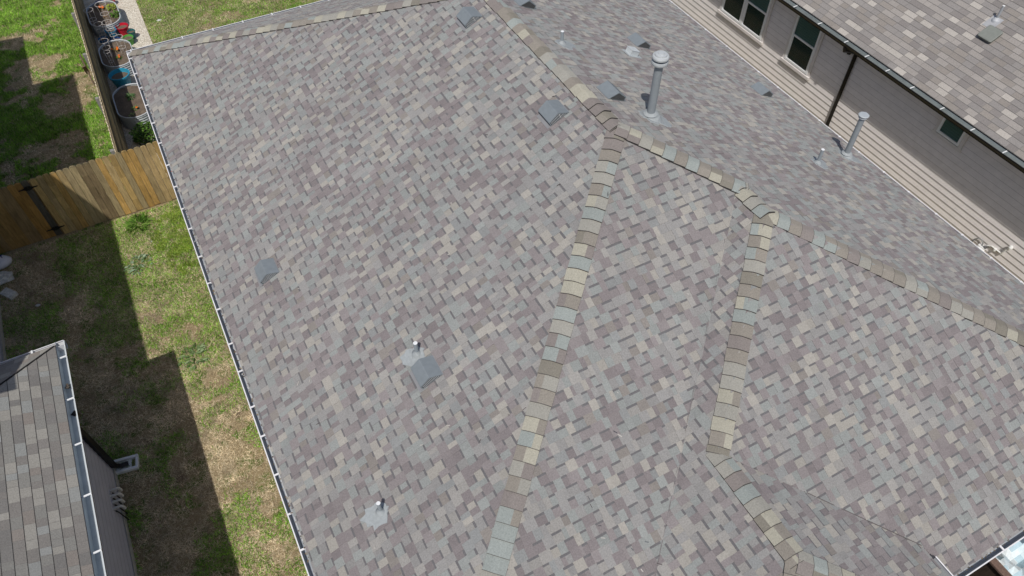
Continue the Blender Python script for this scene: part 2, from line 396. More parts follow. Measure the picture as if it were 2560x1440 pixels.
# ------------------------------------------------------------------ gutters
def gutter(A, B, inward, parent, lip, face_, inner, clipc, ys=None, wd=.105, m=None, scale=1., hw=None, clipm=None):
    """A->B: top outer edge of the trough; inward: unit towards the roof"""
    k = scale; w_ = wd
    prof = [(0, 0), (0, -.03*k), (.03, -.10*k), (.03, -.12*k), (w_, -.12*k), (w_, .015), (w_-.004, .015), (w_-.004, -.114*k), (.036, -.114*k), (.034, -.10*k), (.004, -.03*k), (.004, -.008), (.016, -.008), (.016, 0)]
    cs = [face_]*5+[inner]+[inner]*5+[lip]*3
    mb = MB(); mb.extr(prof, A, B, inward, (0, 0, 1), cs)
    g_ = mb.build('gutter', m or M_gut, parent)
    # hangers
    if ys:
        inw = V3(inward); d = (V3(B)-V3(A)).normalized(); first = None
        for t in ys:
            c = V3(A)+d*t+inw*((w_+.012)/2+.002)+V3((0, 0, .008))
            if first is None:
                b = MB(); b.box(c, (w_+.016, .026, .014), clipc, (inw, d, V3((0, 0, 1)))); b.box(c+inw*(w_/2-.002)+V3((0, 0, -.012)), (.012, .026, .03), clipc, (inw, d, V3((0, 0, 1))))
                first = b.build('gutter_hanger', clipm or M_gut, g_, at=c)
            else: dup(first, c, g_)
    return g_
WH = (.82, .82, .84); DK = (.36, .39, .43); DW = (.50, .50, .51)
wy = [.3, .99, 1.61, 2.34, 3.05, 3.81, 4.6, 5.33, 6.04, 6.65, 7.46, 8.18, 8.85, 9.68, 10.3, 11.05, 11.63, 12.35, 13.03, 13.61, 14.3, 15.0, 15.7, 16.4]
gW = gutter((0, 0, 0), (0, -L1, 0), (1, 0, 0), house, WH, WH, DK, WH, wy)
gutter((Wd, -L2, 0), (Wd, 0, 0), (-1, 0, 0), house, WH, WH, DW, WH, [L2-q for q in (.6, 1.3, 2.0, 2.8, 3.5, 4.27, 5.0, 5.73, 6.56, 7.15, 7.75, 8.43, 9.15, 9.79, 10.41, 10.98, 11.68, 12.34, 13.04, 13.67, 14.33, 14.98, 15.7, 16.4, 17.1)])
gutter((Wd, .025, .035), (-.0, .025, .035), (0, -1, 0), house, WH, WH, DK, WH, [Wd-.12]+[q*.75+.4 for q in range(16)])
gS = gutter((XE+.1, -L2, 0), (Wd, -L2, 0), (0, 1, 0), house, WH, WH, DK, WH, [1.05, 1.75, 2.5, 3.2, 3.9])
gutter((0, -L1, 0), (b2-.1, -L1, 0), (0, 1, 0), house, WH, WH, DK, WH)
gutter((XE+.08, -19.4, .27), (XE+.08, -17.80, .27), (-1, 0, 0), house, WH, WH, (.35, .37, .4), WH, [1.2, .4])
e_ = MB(); e_.bx(XE-.03, XE+.05, -17.81, -17.76, .24, .27, (.05, .05, .055)); e_.build('gutter_end_cap', M_gut, house)
# leaf litter and pale flakes lying in the left gutter
db = MB()
for i in range(520):
    y = -random.random()*14.4; x = random.gauss(.092, .016); z = random.uniform(-.01, .035); s_ = random.uniform(.008, .022)
    c = random.choice([(.16, .12, .08), (.09, .07, .05), (.30, .26, .2), (.5, .5, .5), (.2, .15, .1)]); a = random.random()*3
    if random.random() < .03: c = (.6, .13, .05)
    db.box((x, y, z), (s_, s_*1.8, .006), c, (V3((math.cos(a), math.sin(a), 0)), V3((-math.sin(a), math.cos(a), .2)), V3((0, 0, 1))))
for y0, y1 in ((-9.72, -10.25), (-10.45, -10.9), (-11.85, -12.9), (-13.1, -13.5), (-9.0, -9.15), (-7.0, -7.2)):
    db.box((.088, (y0+y1)/2, .012), (.02, y0-y1, .01), (.6, .62, .64))
db.build('leaf_litter', M_gut, gW, kind='stuff')
db = MB()
for i in range(260):
    x = XE+.3+random.random()*5; y = -L2+random.gauss(.10, .02); s_ = random.uniform(.008, .022)
    db.box((x, y, random.uniform(-.02, .02)), (s_, s_, .008), random.choice([(.15, .115, .075), (.2, .16, .10), (.08, .065, .045)]))
db.build('leaf_litter', M_gut, gS, kind='stuff')

# ------------------------------------------------------------------ roof vents and pipes
VG = (.215, .245, .268)
def slope_frame(side, x, y):
    if side == 'W': return V3((x, y, PT*x)), V3((cc, 0, PT*cc)), nW      # V = up the slope
    return V3((x, y, PT*(Wd-x))), V3((-cc, 0, PT*cc)), nE
def roof_vent(side, x, y, lit=None):
    """x,y: the low southern corner of the hood"""
    O, V, N = slope_frame(side, x, y); U = V3((0, 1, 0)); P = lambda v, u, n: O+V*v+U*u+N*(n+.008)
    mb = MB(); wU = .365; prof = [(0, 0), (0, .078), (.012, .086), (.185, .142), (.20, .142), (.36, .008), (.36, 0)]
    n = len(prof); t = .004
    vs = [P(a, u, b) for u in (0, wU) for a, b in prof]
    mb.add(vs, [(i, i+1, n+i+1, n+i) for i in range(n-1)], VG)
    # end faces: frame above the louvre, recessed screen behind
    for u0, s_ in ((0, 1), (wU, -1)):
        outer = [(0, 0), (0, .084), (.185, .142), (.20, .142), (.36, .008), (.36, 0)]; inner = [(.02, .010), (.02, .070), (.187, .124), (.199, .124), (.315, .026), (.315, .010)]
        k = len(outer); vs = [P(a, u0, b) for a, b in outer]+[P(a, u0, b) for a, b in inner]+[P(a, u0+s_*.03, b) for a, b in inner]
        fs = [(i, (i+1) % k, k+(i+1) % k, k+i) for i in range(k)]+[(k+i, k+(i+1) % k, 2*k+(i+1) % k, 2*k+i) for i in range(k)]+[tuple(range(2*k, 3*k))]
        mb.add(vs, fs, [VG]*k+[(.06, .065, .07)]*k+[(.02, .022, .024)])
    # low front
    # base flange
    q = [(-.065, .0), (.37, .0), (.37, wU), (-.065, wU)]
    vs = [P(a, b, .003) for a, b in q]+[P(a, b, -.008) for a, b in q]
    mb.add(vs, [(0, 1, 2, 3), (0, 4, 5, 1), (1, 5, 6, 2), (2, 6, 7, 3), (3, 7, 4, 0)], (.25, .255, .27))
    mb.add([P(-.001, .008, .004), P(-.001, wU-.008, .004), P(-.001, wU-.008, .028), P(-.001, .008, .028)], [(0, 1, 2, 3)], (.015, .015, .016))  # painted dark strip for the shaded gap under the hood's low edge
    o = mb.build('roof_vent', M_grey, house)
    for u0 in (.004, wU-.004):
        sb = MB()
        for i in range(13):
            v = .036+i*.0215; hi = min(.070+(v-.02)*.32, .122, .026+(.315-v)*.84)
            if hi < .02: continue
            sb.box(P(v, u0, (hi+.012)/2), (.009, .004, hi-.012), ((.52, .55, .57) if side == 'W' else (.12, .125, .13)) if not (lit == i and u0 < .1) else (.85, .86, .86), (V, U, N))  # the lit slat has its sunlight painted in as a brighter colour
        sb.build('louver', M_grey, o)
roof_vent('W', 5.84, -7.12, lit=8); roof_vent('W', 5.82, -10.235, lit=8); roof_vent('W', .893, -9.07); roof_vent('W', 2.378, -12.711)
roof_vent('E', 7.30, -7.02); roof_vent('E', 7.20, -10.22); roof_vent('E', 9.56, -7.79); roof_vent('E', 12.08, -9.06)

def flashing(side, x, y, r, parent, blob, m=M_paint, seed=0):
    O, V, N = slope_frame(side, x, y); U = V3((0, 1, 0)); rr = random.Random(seed); n = 26; ring = []
    for i in range(n):
        a = 2*math.pi*i/n; k = blob(a)*(1+rr.uniform(-.22, .12)); ring.append((math.cos(a)*k, math.sin(a)*k))
    mb = MB(); vs = [O+V*(-a)+U*b+N*.0155 for a, b in ring]+[O+V*(-a*1.03)+U*b*1.03+N*.006 for a, b in ring]
    mb.add(vs, [tuple(range(n))]+[(i, n+i, n+(i+1) % n, (i+1) % n) for i in range(n)])
    mb.build('flashing', m, parent)
def pipe(side, x, y, hgt, r, kind, seed=1):
    O, V, N = slope_frame(side, x, y); c = (.42, .46, .49)
    pg = (.27, .30, .325)
    mb = MB(); mb.tube([O+V3((0, 0, -.05)), O+V3((0, 0, hgt))], r, 20, pg if kind != 'short' else (.30, .34, .37), caps=False)
    mb.lathe(O, [(r*.8, hgt), (r*.8, hgt-.3 if hgt > .3 else 0)], 16, (.06, .06, .06))
    mb.lathe(O, [(r, hgt-.001), (r+.002, hgt+.002), (r*.78, hgt+.002)], 20, (.8, .82, .84))
    p = mb.build('vent_pipe', M_grey, house, smooth=False)
    fb = MB()
    if kind == 'short':
        fb.lathe(O, [(r+.055, -.02), (r+.05, .02), (r+.02, .045), (r+.004, .07), (r, .08)], 20, c)
        fb.build('boot', M_paint, p, smooth=True)
        def blob(a):          # a=0 is down the slope
            d = math.cos(a); return .13+.16*max(0, math.cos(a-.35))**3+.08*max(0, math.cos(a+.9))**2
        flashing(side, x, y, r, p, blob, seed=seed)
    else:
        fb.lathe(O, [(r+.13*r/.065, -.03), (r+.09*r/.065, .03), (r+.03*r/.065, .07), (r, .075)], 24, c); 
        fb.lathe(O, [(r+.045*r/.065, .075), (r+.055*r/.065, .085), (r+.012, .11), (r, .115)], 24, (.42, .46, .48))
        fb.build('storm_collar', M_paint, p, smooth=False)
        flashing(side, x, y, r, p, (lambda a: .20*r/.065+.26*(r/.065)*max(0, math.cos(a+.3))**4), seed=seed)
        cb = MB(); k = r/.065; z = hgt
        if kind == 'tall':
            cb.lathe(O, [(r, z-.07), (.125*k, z-.055), (.13*k, z-.03), (.125*k, z-.005), (.09*k, z)], 28, (.42, .45, .47))
            cb.lathe(O, [(.085*k, z-.01), (.085*k, z+.05)], 24, (.05, .05, .055))
            cb.lathe(O, [(.105*k, z+.03), (.128*k, z+.04), (.13*k, z+.065), (.12*k, z+.085), (.095*k, z+.092), (.09*k, z+.112), (.05*k, z+.118), (.045*k, z+.128), (0, z+.13)], 28, (.46, .49, .51))
        else:
            cb.lathe(O, [(r, z-.045), (.10*k, z-.035), (.10*k, z-.02), (r, z-.012)], 24, (.5, .53, .56))
            cb.lathe(O, [(.075*k, z-.01), (.075*k, z+.012)], 20, (.07, .07, .075))
            cb.lathe(O, [(.115*k, z+.008), (.118*k, z+.022), (.10*k, z+.034), (0, z+.038)], 28, (.40, .44, .47))
        cb.build('vent_cap', M_grey, p)
pipe('E', 7.455, -10.63, 1.07, .066, 'tall', 3)
pipe('E', 12.19, -11.21, 1.0, .056, 'mid', 4)
pipe('E', 10.84, -11.58, .33, .030, 'short', 5)
pipe('E', 7.10, -8.37, .25, .028, 'short', 6)
pipe('W', 2.528, -12.157, .28, .030, 'short', 7)
pipe('W', 1.193, -13.871, .29, .026, 'short', 8)
O, V, N = slope_frame('E', 8.78, -8.22)
bv = MB(); U = V3((0, 1, 0))
bv.box(O+N*.06, (.20, .17, .10), (.52, .56, .58), (V, U, N)); bv.box(O+N*.012-V*.02, (.34, .27, .01), (.42, .46, .48), (V, U, N))
bv.box(O+N*.05-V*.102, (.01, .13, .06), (.03, .03, .03), (V, U, N)); bv.box(O+N*.114, (.215, .185, .008), (.58, .62, .64), (V, U, N))
bv.build('exhaust_hood', M_grey, house)

# ------------------------------------------------------------------ right neighbour
NX = 15.6; NW_ = 16.26
rh = thing('house', (20, -8, ZG), 'neighbouring tan-sided house with light brown shingles beside the right edge of the grey roof', 'house')
rf = MB(); NR = 5.2
shingles(rf, (NX, 0, 0), UW, [(NX+.118, 7), (NX+NR, 7), (NX+NR, -26), (NX+.118, -26)], PAL_B, style='tab')
shingles(rf, (NX+2*NR, 0, 0), UE, [(NX+2*NR-.1, 7), (NX+2*NR-.1, -26), (NX+NR, -26), (NX+NR, 7)], PAL_B, style='tab')
nroof = rf.build('roof', M_shingle, rh)
caps((NX+NR, 7, PT*NR), (NX+NR, -26, PT*NR), nW, nE, 'ridge_cap', nroof)
wl = MB(); wl.bx(NW_, NX+2*NR-.5, -25.6, 6.6, ZG, -.12, tuple(q*.8 for q in SID))
siding(wl, (NW_, -25.6), (NW_, 6.6), ZG+.12, -.12, (-1, 0), e=.170)
for y in (-25.6, 6.6): wl.add([(NX+.5, y, -.12), (NX+2*NR-.5, y, -.12), (NX+NR, y, PT*NR-.15)], [(0, 1, 2)], SID)
wl.build('wall', M_side, rh)
s2 = MB(); s2.bx(NX+.156, NW_-.002, -25.9, 6.9, -.135, -.12); s2.build('soffit', M_trim, rh)
s2 = MB(); s2.bx(NX+.141, NX+.155, -25.9, 6.9, -.15, .01, (.015, .014, .014)); s2.build('fascia', M_black, rh)
BK = (.008, .008, .009)
gutter((NX, -26, .005), (NX, 7, .005), (1, 0, 0), rh, (.10, .10, .10), BK, (.36, .40, .40), (.75, .77, .78),
       [26-q for q in (.5, 1.4, 2.3, 3.2, 4.1, 5.03, 5.95, 6.86, 7.78, 8.47, 9.13, 9.88, 10.75, 11.58, 12.41, 13.2, 14.1, 15, 16, 17, 18)], wd=.138)
def window(y0, y1, z0, z1, double, meet=True, sillz=True):
    """outer frame between y0<y1"""
    X = NW_-.024; w0 = MB(); f = .055
    cells = [(y0, y1)] if not double else [(y0, (y0+y1)/2-.005), ((y0+y1)/2+.005, y1)]
    for a, b in cells:
        w0.bx(X-.05, X-.014, a, a+f, z0, z1); w0.bx(X-.05, X-.014, b-f, b, z0, z1)
        w0.bx(X-.05, X-.014, a+f, b-f, z0, z0+f); w0.bx(X-.05, X-.014, a+f, b-f, z1-f, z1)
        if meet:
            zm = (z0+z1)/2; w0.bx(X-.053, X-.014, a+f, b-f, zm-.022, zm+.022)
            w0.bx(X-.040, X-.016, a+f, a+f+.025, z0+f, zm-.022); w0.bx(X-.040, X-.016, b-f-.025, b-f, z0+f, zm-.022)
    wo = w0.build('window', M_vinyl, rh)
    for a, b in cells:
        gl = MB(); gl.bx(X-.024, X-.020, a+f, b-f, z0+f, z1-f); gl.build('pane', M_glass, wo)
        bl = MB(); zt = z1-f; zb = z0+f
        while zt > zb:
            gcol = (.27, .50, .44) if zt > (z0+z1)/2 or not meet else (.065, .105, .095)
            if int(round((z1-zt)/.034)) % 2: gcol = tuple(q*.88 for q in gcol)
            bl.bx(X-.018, X-.0165, a+f, b-f, zt-.0338, zt, gcol); zt -= .034
        bl.bx(X-.0163, X-.0125, a+f, b-f, z0+f, z1-f, (.015, .035, .03)); bl.build('blind', M_blind, wo)
    tr = MB(); t = .085
    tr.bx(X-.034, X-.001, y0-t, y0-.001, z0-.03, z1+t); tr.bx(X-.034, X-.001, y1+.001, y1+t, z0-.03, z1+t); tr.bx(X-.034, X-.001, y0, y1, z1+.001, z1+t)
    tr.build('window_trim', M_trim, wo)
    sb = MB(); sb.bx(X-.075 if sillz else X-.034, X-.001, y0-t-.02, y1+t+.02, z0-.115, z0-.031); sb.build('sill', M_trim, wo)
window(-4.66, -2.83, -1.84, -.30, True); window(-6.60, -5.69, -1.83, -.30, False); window(-11.25, -10.62, -.91, -.30, False, False, False)
dp = MB(); dp.tube([(NX+.06, -7.82, -.11), (NX+.07, -7.82, -.2), (NW_-.06, -7.81, -.42), (NW_-.055, -7.80, -.55), (NW_-.055, -7.80, ZG+.2), (NW_-.2, -7.80, ZG+.05)], .062, 4, (.01, .01, .01)); dp.build('downspout', M_black, rh)
lt = MB(); lt.box((NW_-.05, -7.56, -.5), (.1, .12, .05), (.02, .02, .02)); lt.lathe((NW_-.09, -7.50, -.58), [(.0, 0), (.05, .01), (.055, .08), (.03, .1)], 12, (.03, .03, .03)); lt.lathe((NW_-.09, -7.62, -.58), [(.0, 0), (.05, .01), (.055, .08), (.03, .1)], 12, (.03, .03, .03))
lt.build('flood_light', M_black, rh)
# roof fittings
def nrp(x, y): return V3((x, y, PT*(x-NX)))
O = nrp(17.43, -10.02); V = V3((cc, 0, PT*cc))
bv = MB(); a_ = [V3((math.cos(t), math.sin(t), 0)) for t in (0.0, math.pi/2)]
ring = []
for sx, sy in ((-1, -1), (1, -1), (1, 1), (-1, 1)):
    for da in (0, .4, .8, 1.2, 1.57):
        base = {(-1, -1): math.pi, (1, -1): 1.5*math.pi, (1, 1): 0, (-1, 1): .5*math.pi}[(sx, sy)]
        ring.append((sx*.135+.05*math.cos(base+da), sy*.135+.05*math.sin(base+da)))
n = len(ring)
for hh0, hh1, s0, s1, col in ((.02, .075, .80, .80, (.012, .012, .012)), (.055, .095, 1, 1, (.13, .14, .125)), (.095, .105, 1, .93, (.22, .235, .215))):
    vs = [O+V*a*s0+U*b*s0+nW*hh0 for a, b in ring]+[O+V*a*s1+U*b*s1+nW*hh1 for a, b in ring]
    bv.add(vs, [(i, (i+1) % n, n+(i+1) % n, n+i) for i in range(n)]+[tuple(range(n, 2*n)), tuple(range(n-1, -1, -1))], col)
bv.build('roof_vent', M_grey, rh)
O = nrp(17.78, -9.79)
pb = MB(); pb.tube([O, O+V3((0, 0, .36))], .028, 16, (.36, .38, .4)); pb.lathe(O, [(.028, .36), (.03, .362), (0, .364)], 16, (.85, .86, .86)); pp = pb.build('vent_pipe', M_grey, rh)
pb = MB(); pb.lathe(O, [(.10, -.05), (.085, .02), (.05, .06), (.029, .075)], 20, (.45, .47, .5)); pb.box(O-V*.08+nW*.012, (.34, .26, .006), (.38, .39, .41), (V, U, nW)); pb.build('boot', M_grey, pp)
# gas regulator and pipe run on the wall
gmr = MB(); X = NW_-.06; gc = (.74, .75, .75)
gmr.tube([(X, -12.78, -2.62), (X, -12.80, -2.50), (X, -12.85, -2.42), (X, -12.93, -2.40), (X, -13.0, -2.44), (X, -13.02, -2.52)], .014, 8, (.25, .26, .26))
gmr.box((X, -13.03, -2.60), (.10, .17, .15), gc); gmr.lathe((X-.05, -13.05, -2.60), [(.085, -.03), (.09, 0), (.085, .03), (.05, .05), (0, .055)], 16, (.82, .83, .82))
gmr.tube([(X, -13.11, -2.42), (X, -13.20, -2.36), (X, -13.46, -2.36)], .018, 10, (.82, .83, .82)); gmr.lathe((X, -13.30, -2.38), [(.035, -.03), (.035, .03)], 10, (.82, .83, .82)); 
gmr.tube([(X, -13.46, -2.38), (X-.02, -13.50, -2.2), (X-.02, -13.55, -2.05)], .022, 10, (.82, .83, .82)); gmr.lathe((X-.02, -13.55, -2.05), [(.045, -.04), (.05, .0), (.03, .04), (0, .045)], 14, (.82, .83, .82))
gmr.tube([(X, -13.05, -2.5), (X-.03, -13.13, -2.5), (X, -13.15, -2.42)], .012, 8, (.12, .12, .12)); gmr.tube([(X, -13.03, -2.67), (X, -13.03, ZG)], .018, 8, gc)
gmr.v = [(a, b+.06, c-.12) for a, b, c in gmr.v]
gmr.build('gas_meter', M_grey, rh)

# ------------------------------------------------------------------ left neighbour
LX = -2.395; LY = -8.36; LZ = .10
lh = thing('house', (-6, -9, ZG), 'neighbouring house with a grey-tan roof corner and wide metal gutter at the lower left', 'house')
rf = MB(); D = 4.2; LPT = PT
shingles(rf, (LX, 0, LZ), UE, [(LX-.122, LY-.11), (LX-.122, -22), (LX-D, -22), (LX-D, LY-D)], PAL_C, style='tab')
shingles(rf, (0, LY, LZ), UN, [(LX-.1, LY-.1), (LX-D, LY-D), (LX-D, LY-.1)], PAL_C, style='tab')
lroof = rf.build('roof', M_shingle, lh)
vm = MB(); nh = (nE+nN).normalized(); A = V3((LX-.14, LY-.14, LZ+PT*.14)); B = V3((LX-D, LY-D, LZ+PT*D)); d = (B-A).normalized()
s_ = nh.cross(d)*.012
vm.add([A-s_+nh*.014, A+s_+nh*.014, B+s_+nh*.014, B-s_+nh*.014, A-s_-nh*.02, A+s_-nh*.02, B+s_-nh*.02, B-s_-nh*.02], [(0, 1, 2, 3), (0, 4, 5, 1), (1, 5, 6, 2), (2, 6, 7, 3), (3, 7, 4, 0)], (.03, .03, .03))
vm.build('hip_seam', M_shingle, lroof)
SID2 = (.47, .46, .52)
wl = MB(); wl.bx(-4.56, -2.93, -21.5, -9.05, ZG, LZ-.12, tuple(q*.8 for q in SID2)); siding(wl, (-2.93, -21.5), (-2.93, -9.05), ZG+.2, LZ-.12, (1, 0), col=SID2)
siding(wl, (-4.56, -9.05), (-2.93, -9.05), ZG+.2, LZ-.12, (0, 1), col=SID2); wl.bx(-2.96, -2.905, -9.11, -9.02, ZG+.15, LZ-.12, (.33, .32, .33)); wl.build('wall', M_side, lh)
fd = MB(); fd.bx(-4.5, -2.90, -21.4, -9.02, ZG, ZG+.16); fd.build('foundation', M_concrete, lh)
sf = MB(); sf.bx(-2.93, LX-.145, -21.8, LY-.12, LZ-.14, LZ-.12); sf.bx(-4.5, -2.93, -9.05, LY-.12, LZ-.14, LZ-.12); sf.bx(LX-.16, LX-.146, -21.8, LY-.12, LZ-.16, LZ+.01); sf.build('soffit', M_black, lh)
# two-storey body behind (outside the view; it throws the long shade on the lawn)
wl = MB()
for (x0, x1, y0, y1, zt) in ((-12, -4.58, -10.5, 1.2, 3.4), (-12, -5.55, 1.2, 4.3, 2.9)):
    wl.bx(x0, x1, y0, y1, ZG, zt, SID2); siding(wl, (x1, y0), (x1, y1), ZG+.2, zt, (1, 0), col=SID2)
wl.build('wall', M_side, lh)
fd = MB(); fd.bx(-11.9, -4.545, -8.9, .6, ZG, ZG+.16); fd.bx(-11.9, -5.51, 1.2, 4.3, ZG, ZG+.16); fd.build('foundation', M_concrete, lh)
rf = MB()
for (x0, x1, y0, y1, zt) in ((-12.4, -4.13, -10.9, 1.6, 3.5), (-12.4, -5.1, 1.6, 4.75, 3.0)):
    xm = (x0+x1)/2
    rf.add([(x0, y0, zt), (x1, y0, zt), (x1, y1, zt), (x0, y1, zt), (xm, y0+3, zt+1.0), (xm, y1-(3 if y1 < 2 else 1.5), zt+1.0)], [(0, 1, 4), (1, 2, 5, 4), (2, 3, 5), (3, 0, 4, 5), (3, 2, 1, 0)], PAL_C[1][0])
rf.build('roof', M_shingle, lh)
wn = MB()
for y in (-2.0, -6.5): wn.bx(-4.60, -4.55, y-.5, y+.5, .6, 1.9, (.05, .06, .06))
wn.build('window', M_grey, lh)
GV = (.50, .55, .58); GL = (.66, .70, .72)
gL = gutter((LX, -21.8, LZ), (LX, LY, LZ), (-1, 0, 0), lh, GL, (.02, .02, .022), GV, (.80, .82, .83), [21.8-q for q in (8.737, 9.634, 10.519, 11.44, 12.364, 13.3, 14.2, 15.1)], wd=.137, m=M_galv, clipm=M_gut)
gutter((LX, LY, LZ), (-4.9, LY, LZ), (0, -1, 0), lh, (.72, .72, .74), (.6, .6, .62), (.66, .67, .69), (.80, .82, .83), [.5, 1.3], wd=.12, clipm=M_gut)
db = MB()
for i in range(26):
    a = random.random()*6.3; q = random.random()*.035
    db.box((LX-.08+q*math.cos(a), -9.33+1.4*q*math.sin(a), LZ-.045+random.random()*.03), (.02, .03, .01), random.choice([(.05, .045, .04), (.12, .1, .08)]), (V3((math.cos(a), math.sin(a), 0)), V3((-math.sin(a), math.cos(a), 0)), V3((0, 0, 1))))
db.build('leaf_litter', M_gut, gL, kind='stuff')
dp = MB(); dp.tube([(LX-.07, -9.85, LZ-.10), (LX-.07, -9.85, LZ-.2), (-2.84, -9.35, LZ-.5), (-2.86, -9.22, LZ-.75), (-2.86, -9.15, ZG+.25), (-2.80, -9.12, ZG+.12), (-2.66, -9.10, ZG+.07)], .06, 4, (.012, .011, .011)); dp.build('downspout', M_black, lh)
fc = []
for y in (-9.86, -9.98, -10.11, -10.24):
    e = MB(); e.tube([(-2.915, y, -2.42), (-2.86, y, -2.42), (-2.80, y, -2.425), (-2.77, y, -2.45), (-2.76, y, -2.50), (-2.76, y, -2.56)], .024, 10, (.62, .6, .56)); e.tube([(-2.90, y-.01, -2.5), (-2.88, y-.01, -2.6), (-2.86, y, ZG+.02)], .012, 6, (.02, .02, .02))
    e.build('drain_elbow', M_plastic, lh)

sp = MB(); c0 = V3((-2.70, -9.10, ZG)); ax = (V3((.985, -.17, 0)), V3((.17, .985, 0)), V3((0, 0, 1)))
PL = (.85, .86, .86)
for cx, cy, sx, sy, hz in ((.0, .125, .44, .05, .09), (.0, -.125, .44, .05, .09), (.20, 0, .05, .2, .07), (.045, 0, .09, .2, .035), (-.12, .0, .24, .2, .02)):
    sp.box(c0+ax[0]*cx+ax[1]*cy+V3((0, 0, hz/2)), (sx, sy, hz), PL, ax)
tag(sp.build('splash_block', M_plastic), 'white plastic splash block under the black downspout of the left house', 'splash block')

# ------------------------------------------------------------------ fences
def picket(mb, c, wdir, ndir, z0, z1, wd, base, tn=.016, cap=None):
    """rounded-top board; c: (x,y) of its centre"""
    wv = V3((*wdir, 0)); nv = V3((*ndir, 0)); c = V3((*c, 0)); hw = wd/2
    zs = [z0, z0+(z1-z0)*.2, z0+(z1-z0)*.4, z0+(z1-z0)*.6, z0+(z1-z0)*.8, z1-.05]
    prof = [(-hw, hw)]*6; 
    top = [(hw*.93, z1-.028), (hw*.72, z1-.012), (hw*.35, z1-.002)]
    rows = [(hw, z) for z in zs]+top
    vs = []
    for a, z in rows:
        for n_ in (0, tn):
            for s_ in (-1, 1): vs.append(c+wv*(a*s_)+nv*n_+V3((0, 0, z)))
    fs = []; cs = []; k = len(rows); ph = random.random()*6; amp = random.uniform(.03, .18); st = random.random()
    for i in range(k-1):
        t = i/(k-1); m_ = 1+amp*math.sin(ph+i*1.3)
        gry = max(0, (t-.45))*1.3*(1 if st < .6 else .35)
        col = tuple((b_*(1-gry)+gry*g_)*m_ for b_, g_ in zip(base, (.27, .255, .16)))
        a = 4*i; b = 4*(i+1)
        for f in ((a, a+1, b+1, b), (a+2, b+2, b+3, a+3), (a, b, b+2, a+2), (a+1, a+3, b+3, b+1)): fs.append(f); cs.append(col)
    a = 4*(k-1); fs += [(a, a+1, a+3, a+2), (0, 2, 3, 1)]; cs += [base, base]
    if cap: cs[-6:] = [cap]*6
    mb.add(vs, fs, cs)
WC = [(.44, .305, .125), (.40, .285, .12), (.44, .325, .16), (.37, .28, .15), (.46, .29, .10), (.36, .285, .16), (.47, .345, .175)]
fr = thing('wooden_fence', (-1.0, -2.05, ZG), 'golden brown board fence and gate crossing the side yard to the grey roof gutter', 'fence')
pk = MB(); x = .56
while x > -3.0:
    base = random.choice(WC); k_ = random.uniform(.9, 1.08); base = tuple(q*k_ for q in base); 
    if -1.95 < x < -1.70: base = (.20, .15, .085)
    picket(pk, (x, -2.05+random.uniform(-.003, .003)), (1, 0), (0, 1), ZG+random.uniform(.01, .04), -1.17+random.uniform(-.012, .012), .136, base); x -= .1435
pk.build('picket_panel', M_wood, fr)
gt = MB(); x = -3.06
while x > -4.5:
    base = random.choice(WC); base = (base[0]*.78, base[1]*.70, base[2]*.6)
    if x > -3.2: base = (.10, .09, .07)
    picket(gt, (x, -2.045), (1, 0), (0, 1), ZG+.06, -1.18+random.uniform(-.008, .008), .139, base); x -= .1435
gt.bx(-4.5, -3.0, -2.025, -1.99, -1.44, -1.35, (.28, .18, .07)); gt.bx(-4.5, -3.0, -2.025, -1.99, -2.76, -2.67, (.28, .18, .07))
gate = gt.build('gate', M_wood, fr)
pk = MB(); x = -4.56
while x > -6.4: picket(pk, (x, -2.05), (1, 0), (0, 1), ZG+.02, -1.17, .139, random.choice(WC)); x -= .1435
pk.build('picket_panel', M_wood, fr)
for z in (-1.39, -2.70):
    hg = MB(); y = -2.072; X = -3.055
    pts = [(-.21, 0), (-.19, .012), (-.10, .016), (-.055, .05), (0, .055), (.055, .05), (.10, .016), (.19, .012), (.21, 0), (.19, -.012), (.10, -.016), (.055, -.05), (0, -.055), (-.055, -.05), (-.10, -.016), (-.19, -.012)]
    hg.extr(pts, (X, y, z), (X, y+.008, z), (1, 0, 0), (0, 0, 1)); hg.tube([(X, y-.004, z-.055), (X, y-.004, z+.055)], .010, 8); hg.build('hinge', M_black, gate)
rl = MB()
for z in (-1.45, -2.1, -2.75): rl.bx(-3.0, .56, -2.03, -1.99, z-.045, z+.045, (.30, .19, .08)); 
rl.build('rail', M_wood, fr)
for xx in (-1.13, -3.02, -4.53):
    pb = MB(); pb.bx(xx-.045, xx+.045, -1.985, -1.895, ZG, -1.30, (.3, .2, .09)); pb.build('post', M_wood, fr)
fn = thing('wooden_fence', (-1.05, 4, ZG), 'weathered greyish board fence running back between the left lawn and the garden beds', 'fence')
pk = MB(); y = -1.90
while y < 13:
    base = random.choice([(.31, .245, .15), (.35, .28, .17), (.28, .22, .145), (.37, .29, .18)])
    picket(pk, (-1.058+random.uniform(-.004, .004), y), (0, 1), (1, 0), ZG, -1.17+random.uniform(-.01, .01), .1425, base, .022, (.62, .53, .38)); y += .1435
pk.build('picket_panel', M_wood, fn)
rl = MB()
rl.bx(-1.042, -1.004, -1.95, 13, -1.25, -1.21, (.26, .21, .13))
for z in (-1.56, -2.2, -2.85):
    rl.bx(-1.042, -1.0, -1.95, 13, z-.045, z+.045, (.33, .26, .155))
rl.build('rail', M_wood, fn)
ks = MB(); y = -1.5                         # dark slots, joined by a painted shade line below the top rail
while y < 13:
    ks.box((-1.0395, y, -1.42), (.004, random.uniform(.05, .09), .05), (.012, .010, .008)); ks.bx(-1.0415, -1.0385, y-.35, y+.36, -1.40, -1.385, (.02, .017, .012)); y += random.uniform(.62, .8)
ks.build('slot_shade', M_wood, fn)
